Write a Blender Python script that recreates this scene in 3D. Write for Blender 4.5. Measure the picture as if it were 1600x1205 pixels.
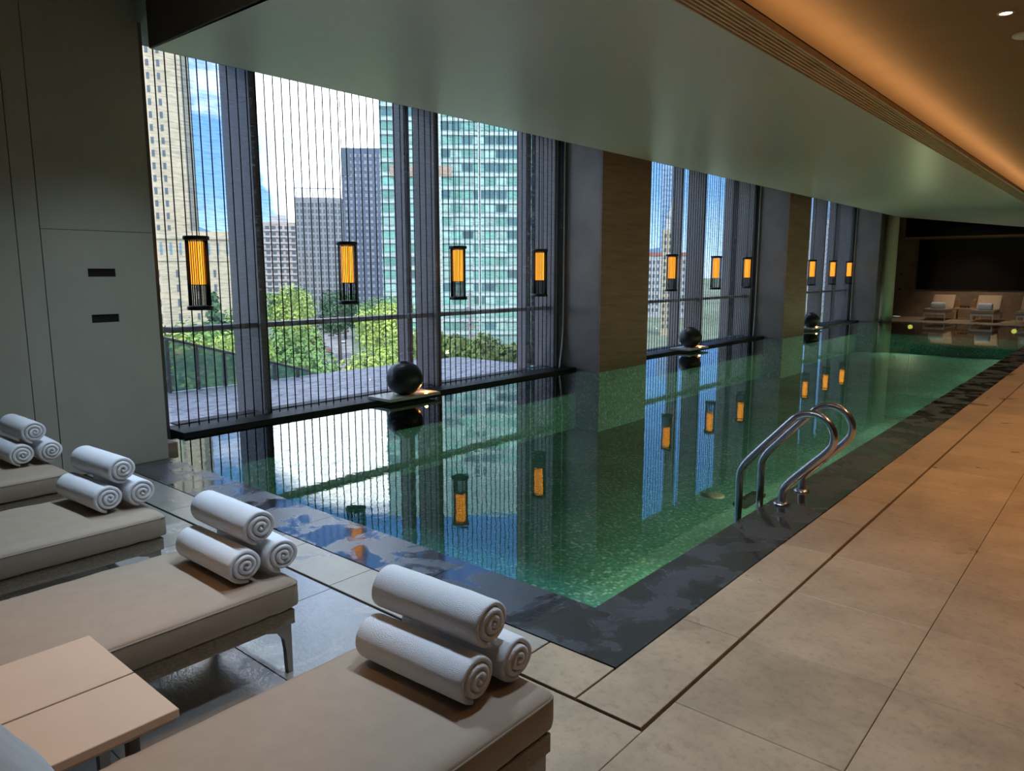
import bpy, bmesh, math, random
from mathutils import Vector, Matrix, noise
R = math.radians
sc = bpy.context.scene
C = sc.collection
for o in list(bpy.data.objects): bpy.data.objects.remove(o)

# ------------------------------------------------------------------ camera
cd = bpy.data.cameras.new('camera'); cam = bpy.data.objects.new('camera', cd); C.objects.link(cam)
cd.sensor_fit = 'HORIZONTAL'; cd.sensor_width = 36; cd.lens = 36 * 1144.485 / 1600
cd.clip_start = 0.05; cd.clip_end = 6000
cam.location = (0, 0, 1.6); cam.rotation_euler = (R(90 - 8.781), 0, R(40.495))
sc.camera = cam

# ------------------------------------------------------------------ view / cycles
vs = sc.view_settings
vs.view_transform = 'Standard'; vs.look = 'None'; vs.gamma = 1; vs.use_curve_mapping = False
vs.exposure = 1.0
cy = sc.cycles
cy.max_bounces = 8; cy.diffuse_bounces = 4; cy.glossy_bounces = 4; cy.transmission_bounces = 6
cy.transparent_max_bounces = 24; cy.caustics_reflective = False; cy.caustics_refractive = False
cy.sample_clamp_indirect = 4.0; cy.use_denoising = True

# ------------------------------------------------------------------ sky
SKY = 2.15
w = bpy.data.worlds.new('sky'); sc.world = w; w.use_nodes = True
nt = w.node_tree; nt.nodes.clear()
def N(nt, t, **k):
    n = nt.nodes.new(t)
    for a, v in k.items():
        if a in n.inputs.keys(): n.inputs[a].default_value = v
        else: setattr(n, a, v)
    return n
def ramp(nt, fac, stops, interp='LINEAR'):
    r = nt.nodes.new('ShaderNodeValToRGB'); r.color_ramp.interpolation = interp
    while len(r.color_ramp.elements) < len(stops): r.color_ramp.elements.new(.5)
    for e, (p, c) in zip(r.color_ramp.elements, stops):
        e.position = p; e.color = (c[0], c[1], c[2], 1) if hasattr(c, '__len__') else (c, c, c, 1)
    if fac is not None: nt.links.new(fac, r.inputs[0])
    return r
tc = N(nt, 'ShaderNodeTexCoord'); sx = N(nt, 'ShaderNodeSeparateXYZ'); nt.links.new(tc.outputs['Generated'], sx.inputs[0])
grad = ramp(nt, sx.outputs['Z'], [(0.0, (.26, .38, .56)), (.10, (.085, .19, .40)), (.3, (.04, .12, .30)), (1, (.025, .08, .24))])
mp = N(nt, 'ShaderNodeMapping'); mp.inputs['Scale'].default_value = (1.0, 1.0, 2.2); mp.inputs['Location'].default_value = (1.9, 4.2, 0.0)
nt.links.new(tc.outputs['Generated'], mp.inputs[0])
cl = N(nt, 'ShaderNodeTexNoise', Scale=2.3, Detail=7.0, Roughness=.52); nt.links.new(mp.outputs[0], cl.inputs['Vector'])
bd = N(nt, 'ShaderNodeVectorMath', operation='DOT_PRODUCT'); nt.links.new(tc.outputs['Generated'], bd.inputs[0]); bd.inputs[1].default_value = (-.765, .618, .178)
bk = N(nt, 'ShaderNodeMapRange', interpolation_type='SMOOTHSTEP'); bk.inputs['From Min'].default_value = .984; bk.inputs['From Max'].default_value = .997; bk.inputs['To Min'].default_value = -.02; bk.inputs['To Max'].default_value = .24
nt.links.new(bd.outputs['Value'], bk.inputs['Value'])
ba = N(nt, 'ShaderNodeMath', operation='ADD'); nt.links.new(cl.outputs[0], ba.inputs[0]); nt.links.new(bk.outputs[0], ba.inputs[1])
cm = ramp(nt, ba.outputs[0], [(.47, 0), (.60, 1)])
mx = N(nt, 'ShaderNodeMixRGB'); nt.links.new(cm.outputs[0], mx.inputs[0]); nt.links.new(grad.outputs[0], mx.inputs[1]); mx.inputs[2].default_value = (1.0, 1.04, 1.10, 1)
bg = N(nt, 'ShaderNodeBackground', Strength=SKY); nt.links.new(mx.outputs[0], bg.inputs[0])
wo = N(nt, 'ShaderNodeOutputWorld'); nt.links.new(bg.outputs[0], wo.inputs[0])

# ------------------------------------------------------------------ sun
sd = bpy.data.lights.new('sun', 'SUN'); sd.energy = 1.9; sd.angle = R(.6); sd.color = (1, .95, .86)
so = bpy.data.objects.new('sun', sd); C.objects.link(so); so.location = (30, -20, 60)
so.rotation_euler = Vector((-.55, .40, -.78)).to_track_quat('-Z', 'Y').to_euler()

# ------------------------------------------------------------------ material helpers
MATS = {}
def M(name): return MATS[name]
def mat(name, col, rough=.5, metal=0., var=.12, nscale=6., stretch=(1, 1, 1), bump=0., bscale=60., spec=.5, coat=0., emit=None, estr=0., obj_rand=0., detail=5., trans=0.):
    m = bpy.data.materials.new(name); m.use_nodes = True; nt = m.node_tree
    b = nt.nodes['Principled BSDF']
    b.inputs['Roughness'].default_value = rough; b.inputs['Metallic'].default_value = metal
    b.inputs['Specular IOR Level'].default_value = spec; b.inputs['Coat Weight'].default_value = coat
    t = N(nt, 'ShaderNodeTexCoord'); mpp = N(nt, 'ShaderNodeMapping'); mpp.inputs['Scale'].default_value = stretch
    nt.links.new(t.outputs['Object'], mpp.inputs[0])
    if obj_rand:
        oi = N(nt, 'ShaderNodeObjectInfo'); vm = N(nt, 'ShaderNodeVectorMath', operation='SCALE'); vm.inputs[0].default_value = (37, 19, 7)
        nt.links.new(oi.outputs['Random'], vm.inputs['Scale']); nt.links.new(vm.outputs[0], mpp.inputs['Location'])
    n = N(nt, 'ShaderNodeTexNoise', Scale=nscale, Detail=detail, Roughness=.6); nt.links.new(mpp.outputs[0], n.inputs['Vector'])
    lo = tuple(c * (1 - var) for c in col); hi = tuple(min(1, c * (1 + var)) for c in col)
    r = ramp(nt, n.outputs[0], [(.3, lo), (.7, hi)])
    out = r.outputs[0]
    if obj_rand:
        hs = N(nt, 'ShaderNodeHueSaturation'); mr = N(nt, 'ShaderNodeMapRange'); mr.inputs['To Min'].default_value = 1 - obj_rand; mr.inputs['To Max'].default_value = 1 + obj_rand
        nt.links.new(oi.outputs['Random'], mr.inputs['Value']); nt.links.new(mr.outputs[0], hs.inputs['Value']); nt.links.new(out, hs.inputs['Color']); out = hs.outputs[0]
    nt.links.new(out, b.inputs['Base Color'])
    if bump:
        n2 = N(nt, 'ShaderNodeTexNoise', Scale=bscale, Detail=3.); nt.links.new(mpp.outputs[0], n2.inputs['Vector'])
        bp = N(nt, 'ShaderNodeBump', Strength=bump, Distance=.01); nt.links.new(n2.outputs[0], bp.inputs['Height']); nt.links.new(bp.outputs[0], b.inputs['Normal'])
    if emit: b.inputs['Emission Color'].default_value = (*emit, 1); b.inputs['Emission Strength'].default_value = estr
    if trans: b.inputs['Transmission Weight'].default_value = trans
    MATS[name] = m
    return m

# stone floor with damp stains; wet = share of puddle film
def stone(name, col, rough, wetness, var=.16, spot=.5, seedoff=0., wet_dark=.55, wscale=1.6, ior=1.5, bump=.12, bsc=26.):
    m = bpy.data.materials.new(name); m.use_nodes = True; nt = m.node_tree; b = nt.nodes['Principled BSDF']
    g = N(nt, 'ShaderNodeNewGeometry')
    mpp = N(nt, 'ShaderNodeMapping'); mpp.inputs['Location'].default_value = (seedoff, seedoff * 2, 0); nt.links.new(g.outputs['Position'], mpp.inputs[0])
    n1 = N(nt, 'ShaderNodeTexNoise', Scale=2.2, Detail=8., Roughness=.65); nt.links.new(mpp.outputs[0], n1.inputs['Vector'])
    n2 = N(nt, 'ShaderNodeTexNoise', Scale=26., Detail=5., Roughness=.7); nt.links.new(mpp.outputs[0], n2.inputs['Vector'])
    lo = tuple(c * (1 - var) for c in col); hi = tuple(c * (1 + var) for c in col)
    r1 = ramp(nt, n1.outputs[0], [(.3, lo), (.68, hi)])
    r2 = ramp(nt, n2.outputs[0], [(.32, .72), (.5, 1.0)])
    mul = N(nt, 'ShaderNodeMixRGB', blend_type='MULTIPLY'); mul.inputs[0].default_value = spot; nt.links.new(r1.outputs[0], mul.inputs[1]); nt.links.new(r2.outputs[0], mul.inputs[2])
    oi = N(nt, 'ShaderNodeObjectInfo'); hs = N(nt, 'ShaderNodeHueSaturation'); mr = N(nt, 'ShaderNodeMapRange'); mr.inputs['To Min'].default_value = .93; mr.inputs['To Max'].default_value = 1.07
    nt.links.new(oi.outputs['Random'], mr.inputs['Value']); nt.links.new(mr.outputs[0], hs.inputs['Value']); nt.links.new(mul.outputs[0], hs.inputs['Color'])
    nw = N(nt, 'ShaderNodeTexNoise', Scale=wscale, Detail=6., Roughness=.6, Distortion=.6); nt.links.new(mpp.outputs[0], nw.inputs['Vector'])
    wm = ramp(nt, nw.outputs[0], [(1 - wetness - .03, 0), (1 - wetness + .03, 1)])
    dk = N(nt, 'ShaderNodeMixRGB', blend_type='MULTIPLY'); nt.links.new(wm.outputs[0], dk.inputs[0]); nt.links.new(hs.outputs[0], dk.inputs[1]); dk.inputs[2].default_value = (wet_dark, wet_dark, wet_dark * 1.02, 1)
    nt.links.new(dk.outputs[0], b.inputs['Base Color'])
    mrr = N(nt, 'ShaderNodeMapRange'); mrr.inputs['To Min'].default_value = rough; mrr.inputs['To Max'].default_value = .06
    nt.links.new(wm.outputs[0], mrr.inputs['Value']); nt.links.new(mrr.outputs[0], b.inputs['Roughness'])
    b.inputs['IOR'].default_value = ior
    nb = N(nt, 'ShaderNodeTexNoise', Scale=bsc, Detail=4., Roughness=.65); nt.links.new(mpp.outputs[0], nb.inputs['Vector'])
    bp = N(nt, 'ShaderNodeBump', Strength=bump, Distance=.004); nt.links.new(nb.outputs[0], bp.inputs['Height']); nt.links.new(bp.outputs[0], b.inputs['Normal'])
    MATS[name] = m

stone('travertine', (.42, .315, .205), .42, .34, var=.24, spot=.7, wet_dark=.82, seedoff=3)
stone('travertine_wet', (.40, .38, .34), .28, .6, seedoff=7, wet_dark=.75, ior=2.6, bump=.30, bsc=55., wscale=3.)
stone('travertine_damp', (.40, .345, .27), .34, .4, seedoff=9, wet_dark=.8, ior=2.0, bump=.2, bsc=50., wscale=3.)
stone('damp_slate', (.055, .058, .066), .30, .50, var=.35, seedoff=11, wet_dark=.6, ior=2.4, wscale=3.4, bump=.14, bsc=14.)
stone('paving', (.42, .42, .48), .6, .1, seedoff=5)
mat('grout', (.012, .011, .010), .8)
mat('wall_panel', (.42, .40, .32), .55, var=.05, nscale=3, bump=.08, bscale=220)
mat('pier_stone', (.30, .17, .125), .5, var=.25, nscale=2.2, stretch=(.6, .6, 7), bump=.15, bscale=30)
mat('reveal_metal', (.19, .165, .15), .40, metal=.3, var=.15, nscale=2, bump=.03, bscale=90)
mat('ceiling_paint', (.90, .85, .79), .34, var=.02, spec=.8)
mat('cove_paint', (.27, .18, .105), .7, var=.06, nscale=2)
mat('dark_ceiling', (.16, .145, .12), .8, var=.08)
mat('black_metal', (.015, .015, .017), .4, metal=.3)
mat('frame_metal', (.15, .125, .125), .45, metal=.1, var=.06)
mat('brass_slat', (.88, .66, .42), .5)
mat('ledge_stone', (.010, .010, .012), .55, spec=.25)
mat('white_stone', (.62, .60, .56), .3, var=.06)
mat('vase_black', (.022, .026, .030), .33, var=.3, nscale=8, bump=.12, bscale=45)
mat('towel', (.86, .86, .87), .95, var=.02, bump=.5, bscale=420, spec=.1)
mat('mattress', (.37, .285, .205), .62, var=.05, nscale=14, bump=.12, bscale=500, spec=.35)
mat('piping', (.27, .215, .155), .6)
mat('weave', (.30, .24, .17), .7, var=.3, nscale=60, stretch=(1, 1, 2.2), bump=.5, bscale=110)
mat('leg_metal', (.27, .24, .20), .4, metal=.3)
mat('table_lacquer', (.66, .50, .36), .38, var=.03, spec=.4)
mat('table_edge', (.40, .32, .24), .5)
mat('pale_blue_cloth', (.42, .50, .54), .8, var=.1, nscale=9, bump=.3, bscale=80)
mat('steel', (.62, .62, .64), .22, metal=1., var=.03)
mat('dark_tread', (.16, .15, .15), .5)
mat('far_column', (.78, .72, .56), .5, var=.04)
mat('screen_black', (.006, .006, .007), .18)
mat('far_stone', (.26, .20, .15), .55, var=.2, nscale=3, bump=.1)
mat('far_wood', (.50, .30, .15), .5, var=.12, nscale=8, stretch=(1, 1, 6))
mat('lounger_white', (.70, .70, .68), .5)
mat('cup_dark', (.05, .045, .04), .4)
mat('downlight_lens', (.9, .8, .6), .5, emit=(1, .85, .6), estr=6)
mat('uplight_lens', (.9, .5, .2), .5, emit=(1, .42, .12), estr=2.5)
mat('pool_light_lens', (.9, .9, .5), .5, emit=(1, .80, .12), estr=.9)
mat('led', (1, .7, .4), .5, emit=(1, .55, .2), estr=4)

def amber():
    m = bpy.data.materials.new('amber_shade'); m.use_nodes = True; nt = m.node_tree; b = nt.nodes['Principled BSDF']
    t = N(nt, 'ShaderNodeTexCoord'); wv = N(nt, 'ShaderNodeTexWave', Scale=16., Distortion=1.2); nt.links.new(t.outputs['Object'], wv.inputs['Vector'])
    r = ramp(nt, wv.outputs[0], [(0, (.50, .15, .012)), (1, (.92, .34, .03))])
    nt.links.new(r.outputs[0], b.inputs['Base Color']); nt.links.new(r.outputs[0], b.inputs['Emission Color'])
    b.inputs['Emission Strength'].default_value = 1.3; b.inputs['Roughness'].default_value = .6
    MATS['amber_shade'] = m
amber()

def water():
    m = bpy.data.materials.new('pool_water'); m.use_nodes = True; nt = m.node_tree; nt.nodes.clear()
    g = N(nt, 'ShaderNodeNewGeometry')
    n = N(nt, 'ShaderNodeTexNoise', Scale=5., Detail=3., Roughness=.6); nt.links.new(g.outputs['Position'], n.inputs['Vector'])
    bp = N(nt, 'ShaderNodeBump', Strength=.012, Distance=.05); nt.links.new(n.outputs[0], bp.inputs['Height'])
    fr = N(nt, 'ShaderNodeFresnel', IOR=2.05); nt.links.new(bp.outputs[0], fr.inputs['Normal'])
    tr = N(nt, 'ShaderNodeBsdfTransparent'); tr.inputs[0].default_value = (.74, .93, .88, 1)
    gl = N(nt, 'ShaderNodeBsdfGlossy', Roughness=.015); nt.links.new(bp.outputs[0], gl.inputs['Normal']); gl.inputs[0].default_value = (.95, 1, .98, 1)
    mx = N(nt, 'ShaderNodeMixShader'); nt.links.new(fr.outputs[0], mx.inputs[0]); nt.links.new(tr.outputs[0], mx.inputs[1]); nt.links.new(gl.outputs[0], mx.inputs[2])
    o = N(nt, 'ShaderNodeOutputMaterial'); nt.links.new(mx.outputs[0], o.inputs[0]); MATS['pool_water'] = m
water()

def thin_glass(name, tint, ior=1.45, rough=.0):
    m = bpy.data.materials.new(name); m.use_nodes = True; nt = m.node_tree; nt.nodes.clear()
    fr = N(nt, 'ShaderNodeFresnel', IOR=ior); tr = N(nt, 'ShaderNodeBsdfTransparent'); tr.inputs[0].default_value = (*tint, 1)
    gl = N(nt, 'ShaderNodeBsdfGlossy', Roughness=rough); mx = N(nt, 'ShaderNodeMixShader')
    # the far side of a thin pane adds no mirror of its own
    g = N(nt, 'ShaderNodeNewGeometry'); fm = N(nt, 'ShaderNodeMath', operation='SUBTRACT', use_clamp=True)
    nt.links.new(fr.outputs[0], fm.inputs[0]); nt.links.new(g.outputs['Backfacing'], fm.inputs[1])
    nt.links.new(fm.outputs[0], mx.inputs[0]); nt.links.new(tr.outputs[0], mx.inputs[1]); nt.links.new(gl.outputs[0], mx.inputs[2])
    o = N(nt, 'ShaderNodeOutputMaterial'); nt.links.new(mx.outputs[0], o.inputs[0]); MATS[name] = m
thin_glass('window_glass', (.96, .98, .98)); thin_glass('green_glass', (.42, .64, .62), 2.0); thin_glass('lamp_glass', (.85, .86, .86))

def tinted():
    m = bpy.data.materials.new('balustrade_glass'); m.use_nodes = True; nt = m.node_tree; nt.nodes.clear()
    tr = N(nt, 'ShaderNodeBsdfTransparent'); tr.inputs[0].default_value = (.70, .86, .84, 1); df = N(nt, 'ShaderNodeBsdfPrincipled', Roughness=.1); df.inputs['Base Color'].default_value = (.36, .56, .56, 1)
    mx = N(nt, 'ShaderNodeMixShader'); mx.inputs[0].default_value = .42; nt.links.new(tr.outputs[0], mx.inputs[1]); nt.links.new(df.outputs[0], mx.inputs[2])
    o = N(nt, 'ShaderNodeOutputMaterial'); nt.links.new(mx.outputs[0], o.inputs[0]); MATS['balustrade_glass'] = m
tinted()

def mosaic():
    m = bpy.data.materials.new('pool_mosaic'); m.use_nodes = True; nt = m.node_tree; b = nt.nodes['Principled BSDF']
    g = N(nt, 'ShaderNodeNewGeometry')
    vo = N(nt, 'ShaderNodeTexVoronoi', Scale=38., Randomness=.12); nt.links.new(g.outputs['Position'], vo.inputs['Vector'])
    sp = N(nt, 'ShaderNodeSeparateColor'); nt.links.new(vo.outputs['Color'], sp.inputs[0])
    r = ramp(nt, sp.outputs[0], [(0, (.11, .36, .32)), (.45, (.16, .50, .45)), (.8, (.20, .60, .60)), (.93, (.34, .78, .86)), (1, (.85, .98, 1.0))])
    nl = N(nt, 'ShaderNodeTexNoise', Scale=.8, Detail=3.); nt.links.new(g.outputs['Position'], nl.inputs['Vector'])
    rl = ramp(nt, nl.outputs[0], [(.35, .8), (.65, 1.1)])
    mu = N(nt, 'ShaderNodeMixRGB', blend_type='MULTIPLY'); mu.inputs[0].default_value = 1; nt.links.new(r.outputs[0], mu.inputs[1]); nt.links.new(rl.outputs[0], mu.inputs[2])
    nt.links.new(mu.outputs[0], b.inputs['Base Color']); b.inputs['Roughness'].default_value = .65
    MATS['pool_mosaic'] = m
mosaic()

def sheer():
    m = bpy.data.materials.new('sheer_mesh'); m.use_nodes = True; nt = m.node_tree; nt.nodes.clear()
    g = N(nt, 'ShaderNodeNewGeometry'); mpp = N(nt, 'ShaderNodeMapping'); mpp.inputs['Scale'].default_value = (1, 6, 60); nt.links.new(g.outputs['Position'], mpp.inputs[0])
    n = N(nt, 'ShaderNodeTexNoise', Scale=1., Detail=3., Roughness=.6, Distortion=.3); nt.links.new(mpp.outputs[0], n.inputs['Vector'])
    r = ramp(nt, n.outputs[0], [(.42, .02), (.58, .22), (.72, .48)])
    tr = N(nt, 'ShaderNodeBsdfTransparent'); tl = N(nt, 'ShaderNodeBsdfTranslucent'); tl.inputs[0].default_value = (.60, .60, .64, 1)
    df = N(nt, 'ShaderNodeBsdfDiffuse'); df.inputs[0].default_value = (.34, .33, .36, 1)
    m1 = N(nt, 'ShaderNodeMixShader'); m1.inputs[0].default_value = .55; nt.links.new(tl.outputs[0], m1.inputs[1]); nt.links.new(df.outputs[0], m1.inputs[2])
    mx = N(nt, 'ShaderNodeMixShader'); nt.links.new(r.outputs[0], mx.inputs[0]); nt.links.new(tr.outputs[0], mx.inputs[1]); nt.links.new(m1.outputs[0], mx.inputs[2])
    o = N(nt, 'ShaderNodeOutputMaterial'); nt.links.new(mx.outputs[0], o.inputs[0]); MATS['sheer_mesh'] = m
sheer()

# exterior
mat('tan_stone', (.50, .43, .31), .8, var=.06, nscale=.3); mat('tan_dark', (.50, .44, .33), .8, var=.06)
mat('window_dark', (.10, .13, .16), .2); mat('window_blue', (.16, .27, .36), .15)
mat('pink_wall', (.50, .41, .38), .8, var=.05, nscale=.2); mat('concrete_grey', (.30, .31, .34), .8, var=.08, nscale=.2)
mat('slab_blue', (.10, .13, .20), .4, var=.1, nscale=.2); mat('tower_white', (.48, .49, .51), .6)
mat('glass_teal', (.18, .40, .35), .25, var=.15, nscale=.4, obj_rand=.3); mat('glass_pale', (.34, .52, .48), .25, obj_rand=.2); mat('glass_deep', (.08, .17, .19), .2, obj_rand=.3)
mat('spandrel', (.45, .54, .52), .5); mat('brown_band', (.40, .29, .23), .7); mat('tower_frame', (.24, .38, .36), .4)
mat('glass_skyblue', (.22, .36, .60), .2, var=.1, nscale=.1); mat('red_roof', (.42, .16, .12), .8)
mat('leaf_bright', (.36, .47, .09), .6, var=.45, nscale=.9, obj_rand=.12); mat('leaf_mid', (.16, .30, .07), .6, var=.45, nscale=.9, obj_rand=.15); mat('leaf_dark', (.05, .14, .05), .6, var=.4, nscale=.9, obj_rand=.15)
mat('leaf_hedge_sunlit', (.46, .56, .14), .6, var=.4, nscale=3.)  # sunlight that misses the hedges is put into this brighter leaf colour
mat('bark', (.16, .12, .09), .9); mat('pale_wood', (.55, .42, .38), .8)
mat('hill', (.10, .20, .32), 1., var=.12, nscale=.004); mat('city_ground', (.17, .22, .14), .9, var=.3, nscale=.02)
mat('asphalt', (.30, .29, .29), .9); mat('car_red', (.55, .05, .04), .3); mat('car_white', (.75, .75, .75), .3); mat('car_grey', (.22, .23, .25), .3)
mat('tyre', (.02, .02, .02), .8); mat('building_skin', (.30, .29, .27), .8)

# ------------------------------------------------------------------ mesh helpers
class MB:
    def __init__(s): s.v = []; s.f = []; s.sm = []
    def add(s, vs, fs, smooth=False):
        o = len(s.v); s.v += [tuple(v) for v in vs]; s.f += [tuple(i + o for i in f) for f in fs]; s.sm += [smooth] * len(fs); return s
    def box(s, a, b, bev=0.):
        (x0, y0, z0), (x1, y1, z1) = a, b
        x0, x1 = min(x0, x1), max(x0, x1); y0, y1 = min(y0, y1), max(y0, y1); z0, z1 = min(z0, z1), max(z0, z1)
        if bev <= 0:
            return s.add([(x0,y0,z0),(x1,y0,z0),(x1,y1,z0),(x0,y1,z0),(x0,y0,z1),(x1,y0,z1),(x1,y1,z1),(x0,y1,z1)],
                         [(0,3,2,1),(4,5,6,7),(0,1,5,4),(1,2,6,5),(2,3,7,6),(3,0,4,7)])
        # box with chamfered top edges
        c = bev
        vs = [(x0,y0,z0),(x1,y0,z0),(x1,y1,z0),(x0,y1,z0),(x0,y0,z1-c),(x1,y0,z1-c),(x1,y1,z1-c),(x0,y1,z1-c),(x0+c,y0+c,z1),(x1-c,y0+c,z1),(x1-c,y1-c,z1),(x0+c,y1-c,z1)]
        return s.add(vs, [(0,3,2,1),(8,9,10,11),(0,1,5,4),(1,2,6,5),(2,3,7,6),(3,0,4,7),(4,5,9,8),(5,6,10,9),(6,7,11,10),(7,4,8,11)])
    def lathe(s, prof, seg=24, c=(0, 0, 0), axis='Z', cap=True):
        vs = []; fs = []
        for (r, z) in prof:
            for k in range(seg):
                a = 2 * math.pi * k / seg; p = (r * math.cos(a), r * math.sin(a), z)
                if axis == 'X': p = (p[2], p[0], p[1])
                if axis == 'Y': p = (p[1], p[2], p[0])
                vs.append((p[0] + c[0], p[1] + c[1], p[2] + c[2]))
        for i in range(len(prof) - 1):
            for k in range(seg):
                k2 = (k + 1) % seg; fs.append((i*seg+k, i*seg+k2, (i+1)*seg+k2, (i+1)*seg+k))
        if cap: fs.append(tuple(reversed(range(seg)))); fs.append(tuple((len(prof)-1)*seg + k for k in range(seg)))
        return s.add(vs, fs, True)
    def cyl(s, a, b, r, seg=12, r2=None):
        a = Vector(a); b = Vector(b); d = (b - a).normalized(); r2 = r if r2 is None else r2
        u = d.orthogonal().normalized(); v = d.cross(u); vs = []
        for p, rr in ((a, r), (b, r2)):
            for k in range(seg):
                t = 2 * math.pi * k / seg; vs.append(p + u * math.cos(t) * rr + v * math.sin(t) * rr)
        fs = [(k, (k+1) % seg, seg + (k+1) % seg, seg + k) for k in range(seg)] + [tuple(reversed(range(seg))), tuple(range(seg, 2*seg))]
        return s.add(vs, fs, True)
    def tube(s, pts, r, seg=10):
        pts = [Vector(p) for p in pts]; n = len(pts); vs = []; u = None
        for i, p in enumerate(pts):
            d = (pts[min(i+1, n-1)] - pts[max(i-1, 0)]).normalized()
            u = d.orthogonal().normalized() if u is None else (u - d * u.dot(d)).normalized()
            v = d.cross(u)
            for k in range(seg):
                t = 2 * math.pi * k / seg; vs.append(p + u * math.cos(t) * r + v * math.sin(t) * r)
        fs = [(i*seg+k, i*seg+(k+1) % seg, (i+1)*seg+(k+1) % seg, (i+1)*seg+k) for i in range(n-1) for k in range(seg)]
        fs += [tuple(reversed(range(seg))), tuple((n-1)*seg + k for k in range(seg))]
        return s.add(vs, fs, True)
    def prism(s, poly, z0, z1):
        n = len(poly); vs = [(x, y, z0) for x, y in poly] + [(x, y, z1) for x, y in poly]
        return s.add(vs, [tuple(reversed(range(n))), tuple(range(n, 2*n))] + [(k, (k+1) % n, n+(k+1) % n, n+k) for k in range(n)])
    def mesh(s, name):
        me = bpy.data.meshes.new(name); me.from_pydata(s.v, [], s.f); me.validate(verbose=False)
        if len(me.polygons) == len(s.sm): me.polygons.foreach_set('use_smooth', s.sm)
        me.update(); return me
    def build(s, name, m, parent=None, **k): return put(name, s.mesh(name), m, parent, **k)
def put(name, me, m, parent=None, loc=None, rot=None, kind=None):
    o = bpy.data.objects.new(name, me); C.objects.link(o)
    if m and not me.materials: me.materials.append(M(m))
    if parent: o.parent = parent
    if loc: o.location = loc
    if rot: o.rotation_euler = rot
    if kind: o['kind'] = kind
    return o
def empty(name, loc=(0, 0, 0), rz=0., parent=None):
    o = bpy.data.objects.new(name, None); C.objects.link(o); o.location = loc; o.rotation_euler = (0, 0, rz); o.empty_display_size = .1
    if parent: o.parent = parent
    return o
def tag(o, label, cat, group=None):
    o['label'] = label; o['category'] = cat
    if group: o['group'] = group
    return o
def thing(name, label, cat, loc=(0, 0, 0), rz=0., group=None): return tag(empty(name, loc, rz), label, cat, group)
def struct(o, label=None):
    o['kind'] = 'structure'
    if label: o['label'] = label
    return o
def copy_tree(o, parent=None):
    c = o.copy(); C.objects.link(c); c.parent = parent
    for ch in list(o.children): copy_tree(ch, c)
    return c
def sharp(o, ang=35):
    # keep edges above the angle sharp in smooth shaded meshes
    me = o.data; bm = bmesh.new(); bm.from_mesh(me)
    for e in bm.edges:
        if len(e.link_faces) == 2: e.smooth = e.calc_face_angle(0) < R(ang)
    bm.to_mesh(me); bm.free(); return o
def rbox(sx, sy, sz, r, n=(6, 16, 4), puff=0., wrinkle=0., seed=0):
    # rounded cushion centred on the origin
    bm = bmesh.new(); hx, hy, hz = sx/2, sy/2, sz/2
    def face(f, a, b):
        g = [[bm.verts.new(f(-1 + 2*i/a, -1 + 2*j/b)) for j in range(b+1)] for i in range(a+1)]
        for i in range(a):
            for j in range(b): bm.faces.new((g[i][j], g[i+1][j], g[i+1][j+1], g[i][j+1]))
    nx, ny, nz = n
    face(lambda u, v: (u, v, 1), nx, ny); face(lambda u, v: (-u, v, -1), nx, ny)
    face(lambda u, v: (1, u, v), ny, nz); face(lambda u, v: (-1, -u, v), ny, nz)
    face(lambda u, v: (-u, 1, v), nx, nz); face(lambda u, v: (u, -1, v), nx, nz)
    bmesh.ops.remove_doubles(bm, verts=bm.verts, dist=1e-5)
    for v in bm.verts:
        # concentrate samples near the edges
        q = [math.copysign(abs(c) ** .6, c) if abs(c) < 1 else c for c in v.co]
        p = Vector((q[0]*hx, q[1]*hy, q[2]*hz))
        inn = Vector((max(-hx+r, min(hx-r, p.x)), max(-hy+r, min(hy-r, p.y)), max(-hz+r, min(hz-r, p.z))))
        d = p - inn
        if d.length > 1e-9: p = inn + d.normalized() * r
        fx = max(0, 1 - abs(p.x/hx) ** 4); fy = max(0, 1 - abs(p.y/hy) ** 6)
        if p.z > 0: p.z += puff * fx * fy
        if wrinkle:
            e = max(abs(p.x/hx), abs(p.y/hy)) ** 3
            p += Vector((0, 0, wrinkle * e * noise.noise(Vector((p.x*9 + seed, p.y*22, seed)))))
        v.co = p
    for f in bm.faces: f.smooth = True
    me = bpy.data.meshes.new('cushion'); bm.to_mesh(me); bm.free(); return me

# ================================================================== SETTING
XW, XP, XL = -7.34, -6.6, -6.3        # window line, pier face, left wall face
PX0, PX1, PY0, PY1 = -7.06, -1.86, 2.79, 26.4
# ---- floor
fb = MB()
fb.box((-6.3, -5.5, -.5), (5, 2.41, -.025)).box((-1.50, 2.41, -.5), (5, 30.2, -.025)).box((-7.0, 26.74, -.5), (-1.50, 30.2, -.025))
floor = struct(fb.build('floor', 'grout'), 'beige stone pool deck')
tile_cache = {}
def tile(parent, x0, x1, y0, y1, m, g=.0014, z=0., th=.025, name='tile', bev=.002):
    key = (round(x1-x0, 3), round(y1-y0, 3), m, g, th)
    if key not in tile_cache:
        hx, hy = (x1-x0)/2 - g, (y1-y0)/2 - g
        me = MB().box((-hx, -hy, -th), (hx, hy, 0), bev).mesh(name); me.materials.append(M(m)); tile_cache[key] = me
    o = bpy.data.objects.new(name, tile_cache[key]); C.objects.link(o); o.parent = parent; o.location = ((x0+x1)/2, (y0+y1)/2, z); return o
PT = .629
far = MB()
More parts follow.
